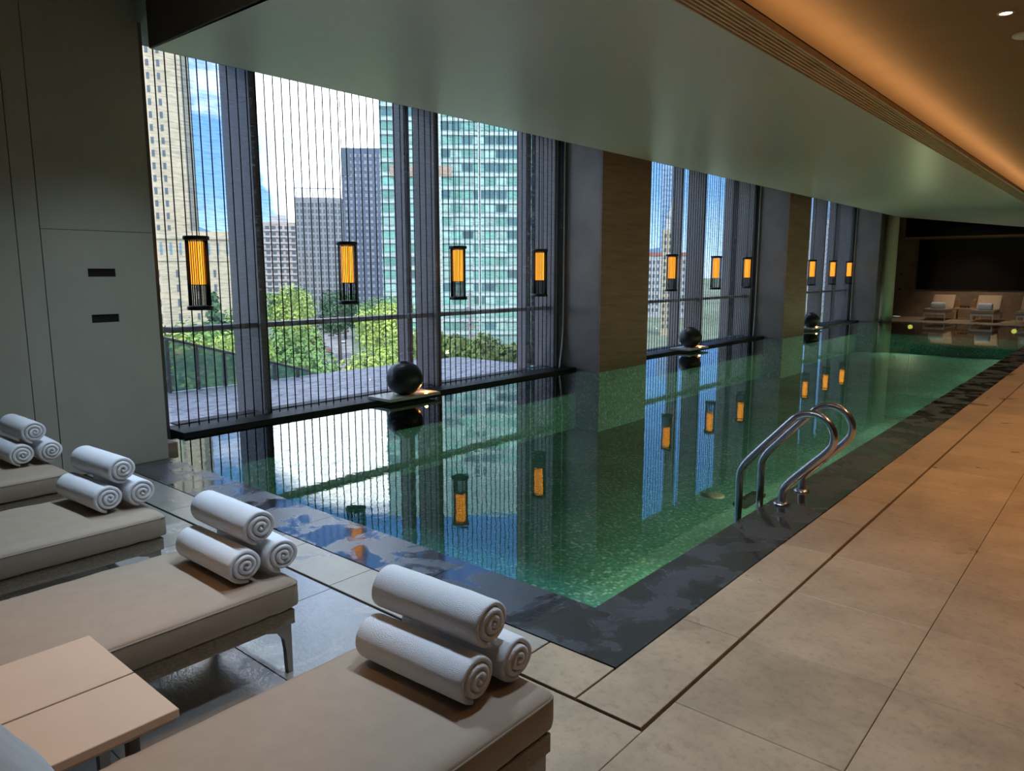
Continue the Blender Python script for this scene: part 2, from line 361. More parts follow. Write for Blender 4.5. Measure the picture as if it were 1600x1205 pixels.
# strip beside the coping
tile(floor, -1.485, -1.20, 2.112, 2.965, 'travertine', .003)
tile(floor, -1.822, -1.488, 2.112, 2.392, 'travertine', .003)
y = 2.965
for i in range(26):
    tile(floor, -1.485, -1.20, y, y + PT, 'travertine', .0045 if i in (2, 3) else .002); y += PT
far.box((-1.485, y, -.025), (-1.2, 30.1, 0))
x = -1.825
for i in range(8):
    x0 = max(x - .61, -6.29); tile(floor, x0, x, 2.112, 2.392, 'travertine_damp' if x > -3.7 else 'travertine_wet', .003 if i == 0 else .002); x -= .61
# main field right of the drain slot
for cx in range(5):
    for ry in range(-2, 26):
        x0 = -1.188 + .607 * cx; y0 = 2.965 + PT * ry
        if (cx >= 2 and ry > 14) or (cx >= 3 and ry > 6): continue
        tile(floor, x0, x0 + .607, y0, y0 + PT, 'travertine')
far.box((-1.186, 2.965 + PT*26, -.025), (-1.188 + .607*2, 30.1, 0))
far.box((-1.188 + .607*2, 2.965 + PT*15, -.025), (5, 30.1, 0)).box((-1.188 + .607*3, 2.965 + PT*7, -.025), (5, 2.965 + PT*15, 0)).box((-1.188 + .607*5, -5.5, -.025), (5, 2.965 + PT*7, 0))
far.box((-6.7, 26.76, -.025), (-1.50, 30.1, 0))
# near field under the loungers
for cx in range(9):
    for ry in range(4):
        x1 = -1.188 - .607 * cx; y1 = 2.098 - PT * ry; x0 = max(x1 - .607, -6.29)
        if x0 >= x1 - .05: continue
        tile(floor, x0, x1, y1 - PT, y1, 'travertine' if x1 > -1.7 else 'travertine_wet')
for cx in range(5):
    for ry in range(2):
        x0 = -1.188 + .607 * cx; y1 = 2.965 - 2 * PT - PT * ry; tile(floor, x0, x0 + .607, y1 - PT, y1, 'travertine')
far.box((-6.29, -5.5, -.025), (-1.19, 2.098 - 4*PT, 0)).box((-1.186, -5.5, -.025), (-1.188 + .607*5, 2.965 - 4*PT, 0))
far.build('distant_paving', 'travertine', floor, kind='stuff')

# ---- coping
cop = struct(MB().box((-6.29, 2.398, -.4), (-1.49, 2.792, -.03)).box((-1.862, 2.792, -.4), (-1.49, 26.75, -.03)).box((-6.6, 26.40, -.4), (-1.49, 26.75, -.03)).build('pool_coping', 'ledge_stone'), 'dark wet slate coping around the pool')
def cslab(poly): return MB().prism(poly, -.03, 0.).build('coping_slab', 'damp_slate', cop)
cslab([(-2.72, 2.398), (-1.489, 2.398), (-1.489, 3.6), (-1.858, 3.6), (-1.858, 2.795), (-2.72, 2.795)])
x = -2.722
while x > -6.2:
    x0 = max(x - 1.22, -6.29); cslab([(x0, 2.398), (x - .002, 2.398), (x - .002, 2.795), (x0, 2.795)]); x -= 1.222
y = 3.602
while y < 26.7:
    y1 = min(y + 1.89, 26.75); cslab([(-1.858, y), (-1.489, y), (-1.489, y1 - .002), (-1.858, y1 - .002)]); y += 1.89
x = -6.6
while x < -1.9: cslab([(x, 26.402), (min(x + 1.2, -1.86) - .002, 26.402), (min(x + 1.2, -1.86) - .002, 26.75), (x, 26.75)]); x += 1.2

# ---- pool basin and water
D = -1.0
pb = MB()
pb.add([(PX0-.3, PY0, D), (PX1, PY0, D), (PX1, PY1, D), (PX0-.3, PY1, D)], [(0, 1, 2, 3)])
pb.add([(PX0-.3, PY0, D), (PX1, PY0, D), (PX1, PY0, -.03), (PX0-.3, PY0, -.03)], [(3, 2, 1, 0)])
pb.add([(PX1, PY0, D), (PX1, PY1, D), (PX1, PY1, -.03), (PX1, PY0, -.03)], [(3, 2, 1, 0)])
pb.add([(PX0-.3, PY1, D), (PX1, PY1, D), (PX1, PY1, -.03), (PX0-.3, PY1, -.03)], [(0, 1, 2, 3)])
pb.add([(PX0, PY0, D), (PX0, PY1, D), (PX0, PY1, -.03), (PX0, PY0, -.03)], [(0, 1, 2, 3)])
pool = struct(pb.build('pool_basin', 'pool_mosaic'), 'green mosaic pool basin')
wt = struct(MB().add([(PX0, PY0, -.012), (PX1, PY0, -.012), (PX1, PY1, -.012), (PX0, PY1, -.012)], [(0, 1, 2, 3)]).build('pool_water', 'pool_water'), 'still green pool water mirroring the windows')
MB().lathe([(.11, D), (.11, D + .02), (.09, D + .025)], 20, (-3.58, 7.86, 0)).build('drain_cover', 'white_stone', pool)

# ---- left wall with slab panels
wl = struct(MB().box((-6.9, -5.5, -.4), (-6.318, 2.782, 3.95)).build('wall_left', 'grout'), 'grey beige panelled wall beside the first window')
def wpanel(y0, y1, z0, z1): return MB().box((-6.318, y0 + .003, z0 + .002), (-6.3, y1 - .003, z1 - .002)).build('panel', 'wall_panel', wl)
# panel with two slots beside the window is cut into strips around them
wpanel(1.955, 2.782, 1.924, 3.74); wpanel(1.80, 1.955, 0, 3.74); wpanel(.9, 1.80, 0, 3.74); wpanel(-.4, .9, 0, 3.74); wpanel(-5.5, -.4, 0, 3.74)
pm = MB()
pm.box((-6.318, 1.958, .002), (-6.3, 2.259, 1.922)).box((-6.318, 2.464, .002), (-6.3, 2.779, 1.922))
pm.box((-6.318, 2.259, .002), (-6.3, 2.464, 1.203)).box((-6.318, 2.259, 1.268), (-6.3, 2.464, 1.566)).box((-6.318, 2.259, 1.630), (-6.3, 2.464, 1.922))
pm.build('panel', 'wall_panel', wl)
for z0, z1 in ((1.203, 1.268), (1.566, 1.630)):
    b = MB().box((-6.3175, 2.259, z0), (-6.312, 2.464, z1))
    b.build('wall_slot', 'black_metal', wl)

# ---- window wall: piers, reveal panels, ledge, head
ww = struct(empty('wall_window', (0, 0, 0)), 'window wall with stone piers')
PIERS = [(9.92, 11.42), (17.94, 19.43)]
for (a, b) in PIERS:
    # face of stone courses, each its own slab
    z = -1.0; k = 0
    MB().box((-8.05, a + .015, -.012), (XP - .025, b - .015, 3.9)).build('pier', 'grout', ww)
    MB().box((-8.05, a, -1.0), (XP, b, -.013)).build('pier_footing', 'pool_mosaic', ww); z = -.012
    for z1 in (1.2, 2.4, 3.9):
        MB().box((XP - .024, a + .0, z + .001), (XP, b, z1 - .001)).build('stone_slab', 'pier_stone', ww); z = z1
    MB().box((XW - .02, a, -.012), (XP - .026, a + .014, 3.9)).build('reveal_panel', 'reveal_metal', ww)
    MB().box((XW - .02, b - .014, -.012), (XP - .026, b, 3.9)).build('reveal_panel', 'reveal_metal', ww)
MB().box((-8.05, 25.93, -.012), (XP + .02, 26.38, 3.9)).build('reveal_panel', 'reveal_metal', ww)
MB().box((-8.05, 25.93, -1), (XP + .02, 26.38, -.013)).build('pier_footing', 'pool_mosaic', ww)
MB().box((-8.05, 26.40, -.4), (-7.0, 30.2, 3.9)).build('end_pier', 'pier_stone', ww)
OPEN = [(3.28, 9.92), (11.42, 17.94), (19.43, 25.93)]
for (a, b) in OPEN:
    MB().box((-7.46, a, -.4), (PX0, b, .03), .004).build('ledge', 'ledge_stone', ww)
MB().box((-8.05, 2.2, -.4), (-7.36, 3.28, 3.9)).build('corner_post', 'frame_metal', ww)
MB().box((-7.36, 2.2, -.4), (-6.9, 2.85, 3.9)).build('return_wall', 'grout', ww)
MB().box((-6.899, 2.782, -1.), (-6.6, 3.0, .06)).build('kerb_block', 'pier_stone', ww)
MB().box((-8.05, 2.2, 3.9), (XL + .02, 30.2, 4.2)).build('head_beam', 'dark_ceiling', ww)

GRID = [4.45 + 2.672 * i for i in range(9)]
for wi, (a, b) in enumerate(OPEN):
    wn = struct(empty('window_%d' % (wi + 1)), 'tall glazed window bay')
    ys = [g for g in GRID if a + .1 < g < b + .02]
    for g in ys:
        MB().box((-7.78, g - .09, .03), (-7.38, g, 3.9)).build('mullion', 'frame_metal', wn)
        if g == GRID[0]: MB().box((-7.98, g - .08, -.1), (-7.765, g - .01, 3.9)).build('outer_fin', 'frame_metal', wn)
        else: MB().box((-8.12, g - .16, -.1), (-7.90, g - .06, 3.9)).build('outer_fin', 'frame_metal', wn)
    edges = [a] + ys + ([b] if b - ys[-1] > .15 else [])
    for i in range(len(edges) - 1):
        y0 = edges[i] + (0 if i else .12 if wi == 0 else 0); y1 = edges[i+1] - .092
        MB().box((-7.62, y0, .99), (-7.44, y1, 1.045)).build('transom', 'frame_metal', wn)
        MB().box((-7.62, y0, .03), (-7.47, y1, .045)).build('bottom_rail', 'ledge_stone', wn)
        for z0, z1 in ((.046, .989), (1.046, 3.9)):
            MB().box((-7.565, y0 + .002, z0), (-7.555, y1 - .002, z1)).build('pane', 'window_glass', wn)

# ---- ceilings
cg = MB(); nx, ny = 14, 60
CX0, CX1, CY0, CY1 = -6.3, -2.52, 2.882, 27.0
vs_ = []
for i in range(nx + 1):
    for j in range(ny + 1):
        u = i / nx; xx = CX0 + (CX1 - CX0) * u; t = j / ny; yy = CY0 + (CY1 - CY0) * t
        zz = 3.392 - .036 * u
        # soft round-over towards the windows, downturned lip at the far end
        k = max(0, (yy - 24.6) / 2.4); zz -= .42 * min(1, u * 1.1) * k ** 2.2
        vs_.append((xx, yy, zz))
cg.add(vs_, [(i*(ny+1)+j, (i+1)*(ny+1)+j, (i+1)*(ny+1)+j+1, i*(ny+1)+j+1)[::-1] for i in range(nx) for j in range(ny)], True)
ceil_low = struct(cg.build('ceiling', 'ceiling_paint'), 'pale lowered ceiling over the pool')
MB().box((-6.3, 2.884, 3.46), (-2.52, 27.6, 3.5)).build('backing', 'dark_ceiling', ceil_low)
MB().box((-6.3, 2.86, 3.392), (-2.25, 2.881, 3.92)).build('end_fascia', 'dark_ceiling', ceil_low)
MB().box((-6.32, 2.882, 3.395), (-6.302, 27.0, 3.9)).build('edge_fascia', 'dark_ceiling', ceil_low)
# linear air grille along the edge
gr = thing('air_grille', 'long slatted bronze air grille along the ceiling edge', 'grille')
MB().box((-2.519, 2.882, 3.42), (-2.262, 27.5, 3.43)).build('backing', 'black_metal', gr)
for i in range(7):
    xx = -2.512 + i * .0375
    MB().box((xx - .006, 2.884, 3.354), (xx + .008, 27.5, 3.385)).build('slat', 'brass_slat', gr)
for yy in (10.05, 18.0):
    MB().box((-2.515, yy, 3.350), (-2.265, yy + .02, 3.353)).build('joint_plate', 'brass_slat', gr)
MB().box((-2.262, 2.882, 3.35), (-2.24, 27.5, 3.40)).build('lip', 'brass_slat', gr)
up = struct(MB().box((-2.9, 2.88, 3.75), (5.1, 30.3, 3.95)).box((-6.3, -5.6, 3.75), (5.1, 2.858, 3.95)).box((-7.0, 27.62, 3.75), (-2.9, 30.3, 3.95)).build('ceiling_upper', 'cove_paint'), 'raised brown ceiling')
cv = tag(MB().box((-2.42, 3.0, 3.431), (-2.39, 27.4, 3.445)).build('cove_light', 'led'), 'hidden warm light strip above the air grille', 'light strip')
ld = bpy.data.lights.new('cove_glow', 'AREA'); ld.shape = 'RECTANGLE'; ld.size = .05; ld.size_y = 24.2; ld.energy = 22; ld.color = (1, .56, .24)
lo = bpy.data.objects.new('cove_glow', ld); C.objects.link(lo); lo.location = (-2.40, 15.2, 3.46); lo.rotation_euler = (R(180), 0, 0); lo.parent = cv

# ---- far end, right and back walls
wf = struct(MB().box((-7.0, 30.0, 0), (5.1, 30.3, 3.95)).build('wall_far', 'far_stone'), 'brown stone wall at the far end')
MB().box((-6.76, 29.985, 2.86), (5, 29.999, 3.55)).build('recess_shade', 'screen_black', wf)  # flat black sheet stands in for the shade inside a recess
MB().box((-6.76, 29.93, 2.80), (5, 29.999, 2.86)).build('ledge_moulding', 'far_wood', wf)
struct(MB().box((5.0, -5.6, 0), (5.2, 30.3, 3.95)).build('wall_right', 'pier_stone'), 'stone wall on the right')
struct(MB().box((-6.9, -5.7, 0), (5.2, -5.5, 3.95)).build('wall_back', 'wall_panel'), 'panelled wall behind')
struct(MB().box((-8.12, -6, 4.2), (16, 40, 34)).build('wall_upper_shade', 'building_skin'), 'unseen storeys added above the pool hall to shade the terrace')  # unseen mass added to keep the sun off the terrace
colm = struct(MB().lathe([(.20, 0), (.20, 3.95)], 28, (-6.42, 26.66, 0)).build('far_column', 'far_column'), 'round cream column at the far corner of the pool')

# ================================================================== LIGHTS OF THE ROOM AND ADDED FILL SPOTS
def spot(name, loc, energy, col, size=R(95), blend=.8, target=(0, 0, -1), parent=None, r=.12):
    l = bpy.data.lights.new(name, 'SPOT'); l.energy = energy; l.color = col; l.spot_size = size; l.spot_blend = blend; l.shadow_soft_size = r
    o = bpy.data.objects.new(name, l); C.objects.link(o); o.location = loc; o.rotation_euler = Vector(target).to_track_quat('-Z', 'Y').to_euler()
    if parent: o.parent = parent
    return o
def downlight(x, y, energy, col, label, size=R(100)):
    t = thing('downlight', label, 'downlight', (x, y, 3.75), 0, 'round recessed downlights in the raised ceiling')
    MB().lathe([(.065, 0), (.065, -.008), (.048, -.012), (.048, -.004)], 20).build('trim_ring', 'white_stone', t)
    MB().lathe([(.047, -.004), (.047, -.006)], 20).build('lens', 'downlight_lens', t)
    spot('downlight_beam', (0, 0, -.03), energy, col, size, parent=t)
WARM = (1, .56, .26); COOL_FILL = (.60, .78, 1.0)
downlight(-1.1, 7.65, 60, WARM, 'small round downlight in the brown ceiling at the upper right')
for i, yy in enumerate((2.6, 5.2, 7.8, 10.4, 13.0, 15.6, 18.2)):
    downlight(.35, yy, 26 if i == 0 else 115, WARM, 'round warm downlight over the walkway, number %s from the loungers' % ('one two three four five six seven'.split()[i]))
for i, xx in enumerate((-1.5, -2.6, -3.7, -4.8)):
    downlight(xx, 2.35, 102, COOL_FILL, 'added fill downlight above the %s lounger' % ('first second third fourth'.split()[i]))  # out-of-view cool spots added to brighten loungers and towels
downlight(-4.5, 27.75, 70, (1, .9, .78), 'added fill downlight above the far loungers')  # hidden spot added to brighten the towels at the far end
downlight(-2.2, .35, 60, (1, .58, .30), 'added warm downlight above the low side table', R(46))  # unseen narrow spot added for the warm patches around the table

# ================================================================== CURTAINS
ORD = ['first (nearest)', 'second', 'third (farthest)']
cable_me = MB().cyl((0, 0, .022), (0, 0, 3.88), .0066, 6).mesh('cable'); cable_me.materials.append(M('black_metal'))
for ci, (a, b) in enumerate(OPEN):
    ct = thing('mesh_curtain', 'sheer woven mesh curtain with thin vertical cables in the %s window opening' % ORD[ci], 'curtain', (-7.33, a, .03), 0, 'mesh curtains hung in the window openings')
    L = b - a
    mb = MB(); n = 40
    mb.add([(-.012 + .006 * math.sin(i * 1.7), L * i / n, z) for i in range(n + 1) for z in (.003, 3.83)], [(2*i, 2*i+2, 2*i+3, 2*i+1) for i in range(n)], True)
    mb.build('mesh_panel', 'sheer_mesh', ct)
    k = 0; yy = .08
    while yy < L - .02:
        o = bpy.data.objects.new('cable', cable_me); C.objects.link(o); o.parent = ct; o.location = (0, yy, -.02); yy += .105
    # pale edge tape that bellies out towards the foot
    pts = [(.02 + (.05 * max(0, 1 - z / .9) ** 2), L - .045 - .16 * max(0, 1 - z / .9) ** 2, z) for z in [.0 + 3.8 * i / 24 for i in range(25)]]
    MB().tube(pts, .012, 6).build('edge_tape', 'towel', ct)

# ================================================================== LANTERNS
def make_lantern():
    t = empty('hanging_lantern', (0, 0, 0))
    MB().lathe([(.118, .0), (.122, .008), (.122, .034), (.105, .042)], 24).build('bottom_cap', 'black_metal', t)
    tp = MB().lathe([(.105, .678), (.122, .686), (.122, .712), (.118, .72)], 24).build('top_cap', 'black_metal', t)
    rods = MB()
    for k in range(30):
        an = 2 * math.pi * k / 30; rods.cyl((.1*math.cos(an), .1*math.sin(an), .04), (.1*math.cos(an), .1*math.sin(an), .68), .0042, 5)
    ro = rods.build('rod_cage', 'black_metal', t); ro['kind'] = 'stuff'
    MB().lathe([(.068, .25), (.068, .665)], 24).build('amber_shade', 'amber_shade', t)
    MB().lathe([(.070, .243), (.070, .25)], 24).build('shade_rim', 'black_metal', t)
    for s in (-.035, .035): MB().cyl((0, s, .70), (0, s, 2.6), .004, 6).build('cable', 'black_metal', t)
    return t
lan = make_lantern()
LY = [3.60, 5.43, 7.29, 9.11, 13.36, 15.37, 17.05, 21.58, 23.40, 25.05]
LN = ['nearest lantern, in front of the tan tower', 'lantern in front of the grey apartment tower', 'lantern in front of the green glass tower', 'lantern beside the first grey reveal panel',
      'lantern left of the other two in the second opening', 'middle lantern of the second opening', 'lantern beside the second grey reveal panel',
      'leftmost small lantern of the far opening', 'middle small lantern of the far opening', 'rightmost small lantern of the far opening']
for i, yy in enumerate(LY):
    o = lan if i == 0 else copy_tree(lan)
    o.location = (-7.10, yy - .13 * yy / 9.0, 1.232)
    tag(o, 'amber glass and black %s' % LN[i], 'lantern', 'amber lanterns hanging along the windows')

# ================================================================== VASES ON SLABS
prof = []
for i in range(25):
    t = i / 24; an = -math.pi/2 * .80 + t * (math.pi/2 * .80 + math.pi/2 * .86)
    prof.append((.232 * math.cos(an) ** .82, .195 + .205 * math.sin(an)))
prof = [(.02, prof[0][1] - .004)] + prof + [(prof[-1][0] * .98, prof[-1][1] + .012), (prof[-1][0] * .80, prof[-1][1] + .012), (prof[-1][0] * .75, prof[-1][1] - .03), (.01, prof[-1][1] - .10)]
zmin = min(p[1] for p in prof); prof = [(r, z - zmin) for r, z in prof]
vase_me = MB().lathe(prof, 40).mesh('vase'); vase_me.materials.append(M('vase_black'))
VS = [(6.14, 'nearest'), (13.95, 'middle'), (21.25, 'farthest')]
for i, (yy, nm) in enumerate(VS):
    s = thing('plinth_slab', 'pale stone slab under the %s black vase' % nm, 'slab', (-7.07, yy, .031), 0, 'pale slabs carrying the vases')
    MB().box((-.20, -.42, 0), (.24, .42, .035), .004).build('slab', 'white_stone', s)
    MB().lathe([(.026, .0352), (.026, .041)], 14, (.10, .30, 0)).build('uplight', 'uplight_lens', s)
    l = bpy.data.lights.new('uplight_glow', 'POINT'); l.energy = 1.1; l.color = (1, .36, .08); l.shadow_soft_size = .02
    lo = bpy.data.objects.new('uplight_glow', l); C.objects.link(lo); lo.parent = s; lo.location = (.10, .30, .075)
    v = put('round_vase', vase_me, 'vase_black', None, (-7.045, yy, .067)); v.rotation_euler = (0, 0, i * 1.3)
    tag(v, 'squat round matt black vase on its slab, the %s of the three' % nm, 'vase', 'black vases along the window ledge')

# ================================================================== POOL LADDER
lad = thing('pool_ladder', 'polished steel pool ladder with two looped handrails', 'ladder', (-1.77, 5.17, 0))
def bez(p, n=8):
    # Catmull-Rom through the points
    out = []
    q = [p[0]] + list(p) + [p[-1]]
    for i in range(1, len(q) - 2):
        a, b, c, d = (Vector(v) for v in q[i-1:i+3])
        for k in range(n):
            t = k / n; out.append(.5 * ((2*b) + (-a + c)*t + (2*a - 5*b + 4*c - d)*t*t + (-a + 3*b - 3*c + d)*t**3))
    out.append(Vector(p[-1])); return out
PR = [(-2.08, -.75), (-2.08, -.4), (-2.08, .02), (-2.08, .15), (-2.068, .20), (-2.03, .262), (-1.95, .355), (-1.84, .478), (-1.735, .594), (-1.69, .635), (-1.63, .659), (-1.56, .655), (-1.495, .617), (-1.455, .55), (-1.453, .48), (-1.49, .415), (-1.57, .33), (-1.66, .235), (-1.735, .15), (-1.765, .10), (-1.77, .05), (-1.77, .004)]
for yy in (4.97, 5.37):
    r_ = MB().tube(bez([(x + 1.77, yy - 5.17, z) for x, z in PR], 5), .0265, 14).build('handrail', 'steel', lad)
    MB().lathe([(.055, .001), (.055, .008), (.035, .02)], 20, (0, yy - 5.17, 0)).build('base_flange', 'steel', r_)
for z in (-.075, -.36, -.64):
    MB().box((-.36, -.185, z - .02), (-.26, .185, z + .01)).build('tread', 'dark_tread', lad)

# ================================================================== LOUNGERS
def make_lounger(back=None, flat=1.95, Wd=.69):
    # origin: middle of the foot end on the floor; lies towards -Y
    t = empty('sun_lounger')
    Lf = flat if back is None else back[0]
    me = rbox(Wd, Lf, .128, .034, (10, 26, 6), .010, .006, 3); me.materials.append(M('mattress'))
    mt = put('mattress', me, None, t, (0, -Lf/2, .334))
    hx, hy = Wd/2 - .004, Lf/2 - .004; r = .03; loop = []
    for cxx, cyy, a0 in ((hx-r, hy-r, 0), (-hx+r, hy-r, 90), (-hx+r, -hy+r, 180), (hx-r, -hy+r, 270)):
        for k in range(5): a = R(a0 + 22.5*k); loop.append((cxx + r*math.cos(a), cyy + r*math.sin(a), .042))
    MB().tube(loop + [loop[0]], .0042, 6).build('piping', 'piping', mt)
    MB().box((-.32, -1.93, .205), (.32, -.02, .268), .004).build('frame', 'weave', t)
    for sx, sy in ((1, 0), (-1, 0), (1, 1), (-1, 1)):
        yb = -.035 if sy == 0 else -1.90; dy = -1 if sy == 0 else 1
        # tapered leg with a curved bracket under the rail
        prof_ = [(0, .205), (0, 0), (.022 * dy, 0), (.026 * dy, .10), (.034 * dy, .15), (.06 * dy, .185), (.10 * dy, .198), (.12 * dy, .205)]
        xs = .315 if sx > 0 else -.315; x2 = xs - .026 * sx
        n = len(prof_); v_ = [(xs, yb + a, z) for a, z in prof_] + [(x2, yb + a, z) for a, z in prof_]
        MB().add(v_, [tuple(range(n)), tuple(range(2*n-1, n-1, -1))] + [(k, n+k, n+(k+1) % n, (k+1) % n) for k in range(n)]).build('leg', 'leg_metal', t)
    if back:
        ln, an = back[1], back[2]
        me = rbox(Wd, ln, .11, .034, (8, 18, 5), .008, .006, 9); me.materials.append(M('mattress'))
        ca, sa = math.cos(an), math.sin(an)
        put('backrest', me, None, t, (0, -Lf - ca*ln/2 - .01, .35 + sa*ln/2), (-an, 0, 0))
    return t
GL = 'beige sun loungers beside the pool'
flat_l = make_lounger()
back_l = make_lounger((1.13, .80, R(58)), Wd=.665)
LX = [-1.512, -2.785, -3.985, -5.23]; LYF = [1.59, 1.56, 1.58, 1.56]
LLAB = ['beige padded sun lounger nearest the camera, backrest raised', 'beige padded sun lounger second from the camera, its tapered front leg showing', 'beige padded sun lounger third from the camera', 'beige padded sun lounger farthest left, against the grey wall']
for i in range(4):
    o = back_l if i == 0 else flat_l if i == 1 else copy_tree(flat_l)
    o.location = (LX[i], LYF[i], 0); tag(o, LLAB[i], 'lounger', GL)
# pale cover over the raised backrest of the nearest lounger
me = rbox(.665, .70, .14, .05, (8, 14, 5), .01, .012, 5); me.materials.append(M('pale_blue_cloth'))
ca, sa = math.cos(R(58)), math.sin(R(58))
bc = put('backrest_cover', me, None, back_l, (.0, .47 - ca*.44 - 1.59, .355 + sa*.44), (-R(58), 0, 0)); bc['label'] = 'pale blue grey padded cover'

# ---- rolled towels
def roll_mesh(seed, Rr=.077, Ln=.42, turns=3.4):
    rnd = random.Random(seed); n = 92; r0 = .008; pitch = (Rr - r0) / turns; th = pitch * .90
    ph = -1.9 + .5 * rnd.random() - turns * 2 * math.pi
    st = [-1, -.985, -.95, -.7, -.3, .1, .5, .8, .95, .985, 1]; fac = [.45, .8, 1, 1, 1, 1, 1, 1, 1, .8, .45]
    mb = MB(); vs = []
    for s, f in zip(st, fac):
        for side in (0, 1):
            for i in range(n + 1):
                t = i / n; th_ = t * turns * 2 * math.pi; rc = r0 + (Rr - r0) * t - th / 2
                r = rc + (th / 2 * f) * (1 if side == 0 else -1); r = max(.002, r)
                if side == 0 and t > .72: r += .003 * noise.noise(Vector((th_, s * 2.2, seed * 3.1)))
                a = th_ + ph
                bulge = (.020 * (1 - (rc / Rr) ** 2) + .006 * noise.noise(Vector((th_ * .7, seed, s)))) * (1 if s > 0 else -1) * (1 if abs(s) > .9 else 0)
                zz = r * math.sin(a) * .95; zz = max(zz, -Rr * .93)
                vs.append((s * Ln / 2 + bulge, r * math.cos(a) * 1.03, zz))
    fs = []; S = 2 * (n + 1)
    for q in range(len(st) - 1):
        for i in range(n):
            a = q*S + i; fs.append((a, a+1, a+1+S, a+S)); b = q*S + n + 1 + i; fs.append((b+1, b, b+S, b+S+1))
        a = q*S; fs.append((a, a+S, a+S+n+1, a+n+1)); a = q*S + n; fs.append((a+S, a, a+n+1, a+S+n+1))
    for q in (0, len(st) - 1):
        for i in range(n):
            a = q*S + i; b = a + n + 1; f = (a, b, b+1, a+1); fs.append(f if q == 0 else f[::-1])
    mb.add(vs, fs, True); me = mb.mesh('rolled_towel'); me.materials.append(M('towel')); return me
rolls = [roll_mesh(s) for s in (1, 2, 3)]
LN4 = ['nearest lounger', 'second lounger', 'third lounger', 'farthest lounger by the wall']
TW = [(0.0, 1.445, .03), (.05, 1.455, -.02), (-.05, 1.445, .05), (-.15, 1.468, .0)]
for i in range(4):
    dx, yc, an = TW[i]
    for k, (dy, dz, wd) in enumerate(((-.083, .074, 'front lower'), (.083, .074, 'rear lower'), (.0, .203, 'top'))):
        o = put('rolled_towel', rolls[(i + k) % 3], None, None, (LX[i] + dx + (.012 if k == 1 else -.02 if k == 2 else 0), yc + dy, .4095 + dz), (0, 0, an + (.02, -.03, .015)[k]))
        tag(o, '%s white rolled towel of the three on the %s' % (wd, LN4[i]), 'towel', 'white rolled towels on the loungers')

# ---- low side tables between the two nearest loungers
for i, (x0, x1, lb) in enumerate(((-2.468, -2.134, 'pale low side table overlapping the second lounger'), (-2.126, -1.852, 'pale low side table beside the nearest lounger'))):
    t = thing('side_table', lb, 'table', ((x0+x1)/2, .45, 0), 0, 'pair of low side tables')
    h = (x1 - x0)/2
    yb = -.36
    MB().box((-h, yb, .422), (h, .345, .446), .002).build('table_top', 'table_lacquer', t)
    MB().box((-h + .004, yb + .01, .4135), (h - .004, .335, .4218)).build('apron', 'table_edge', t)
    xl = -.02 if i == 0 else -.10
    for yy in (yb + .06, .28): MB().box((xl + .06, yy - .015, 0), (xl + .09, yy + .015, .4135)).build('leg', 'leg_metal', t)

# ================================================================== FAR END FURNITURE
far_l = make_lounger((1.15, .62, R(48)))
for ch in far_l.children:
    if ch.name.startswith(('leg', 'frame')): ch.data.materials.clear(); ch.data.materials.append(M('lounger_white'))
FX = [-5.22, -3.87, -2.62]; FN = ['left', 'middle', 'right']
for i in range(3):
    o = far_l if i == 0 else copy_tree(far_l)
    o.location = (FX[i], 27.85, 0); o.rotation_euler = (0, 0, math.pi)
    tag(o, 'white framed lounger beyond the pool, %s of the three by the dark screen' % FN[i], 'lounger', 'loungers at the far end of the pool')
    me = rbox(.42, .24, .20, .05, (6, 6, 5), .005, .004, i); me.materials.append(M('towel'))
    tag(put('folded_towel', me, None, None, (FX[i] + .06, 28.02, .508), (0, 0, 0)), 'white towel bundle on the %s far lounger' % FN[i], 'towel', 'towel bundles on the far loungers')
ft = thing('far_side_table', 'low wooden table between the two far loungers', 'table', (-4.55, 29.2, 0))
MB().box((-.30, -.25, .36), (.30, .25, .395), .003).build('table_top', 'far_wood', ft)
for a in (-.26, .26):
    for b in (-.21, .21): MB().box((a-.02, b-.02, 0), (a+.02, b+.02, .36)).build('leg', 'far_wood', ft)
for i, xx in enumerate((-4.80, -4.30)):
    b = thing('wooden_box', 'upright wooden box at the %s end of the far low table' % ('left', 'right')[i], 'box', (xx, 29.3, .396), 0, 'wooden boxes on the far table')
    MB().box((-.045, -.06, 0), (.045, .06, .30), .004).build('body', 'far_wood', b); MB().box((-.038, -.063, .03), (.038, -.0605, .27)).build('front_panel', 'pier_stone', b)
for i, xx in enumerate((-4.67, -4.60, -4.53, -4.45)):
    tag(MB().lathe([(.018, .396), (.026, .40), (.03, .47), (.027, .48), (.024, .41)], 14, (xx, 29.12 + .03*(i % 2), 0)).build('cup', 'cup_dark', None), '%s small dark cup on the far wooden table' % ('leftmost', 'second', 'third', 'rightmost')[i], 'cup', 'dark cups on the far table')
scn = thing('wall_screen', 'large black screen on the far brown wall', 'screen', (-3.0, 29.97, 1.0))
MB().box((-3.27, -.02, 0), (4.5, .028, 1.75)).build('screen_panel', 'screen_black', scn)
MB().box((-3.295, -.03, 0), (-3.272, .028, 1.75)).build('edge_trim', 'steel', scn)
sh = thing('wall_bracket', 'thin steel bracket on the far wall left of the screen', 'bracket', (-6.35, 29.9, 1.9))
MB().tube([(-.17, .09, 0), (-.17, 0, 0), (0, 0, 0), (.0, 0, -.45), (0, .09, -.45)], .012, 8).build('bar', 'steel', sh)
for i, (xx, zz) in enumerate(((-6.79, 1.51), (-6.81, 1.0))):
    tag(MB().lathe([(.05, 0), (.05, -.03), (.03, -.04)], 16, (xx, 29.999, zz), 'Y').build('valve_cap', 'cup_dark', None), '%s dark round knob on the far wall behind the column' % ('upper', 'lower')[i], 'knob', 'dark knobs on the far wall')
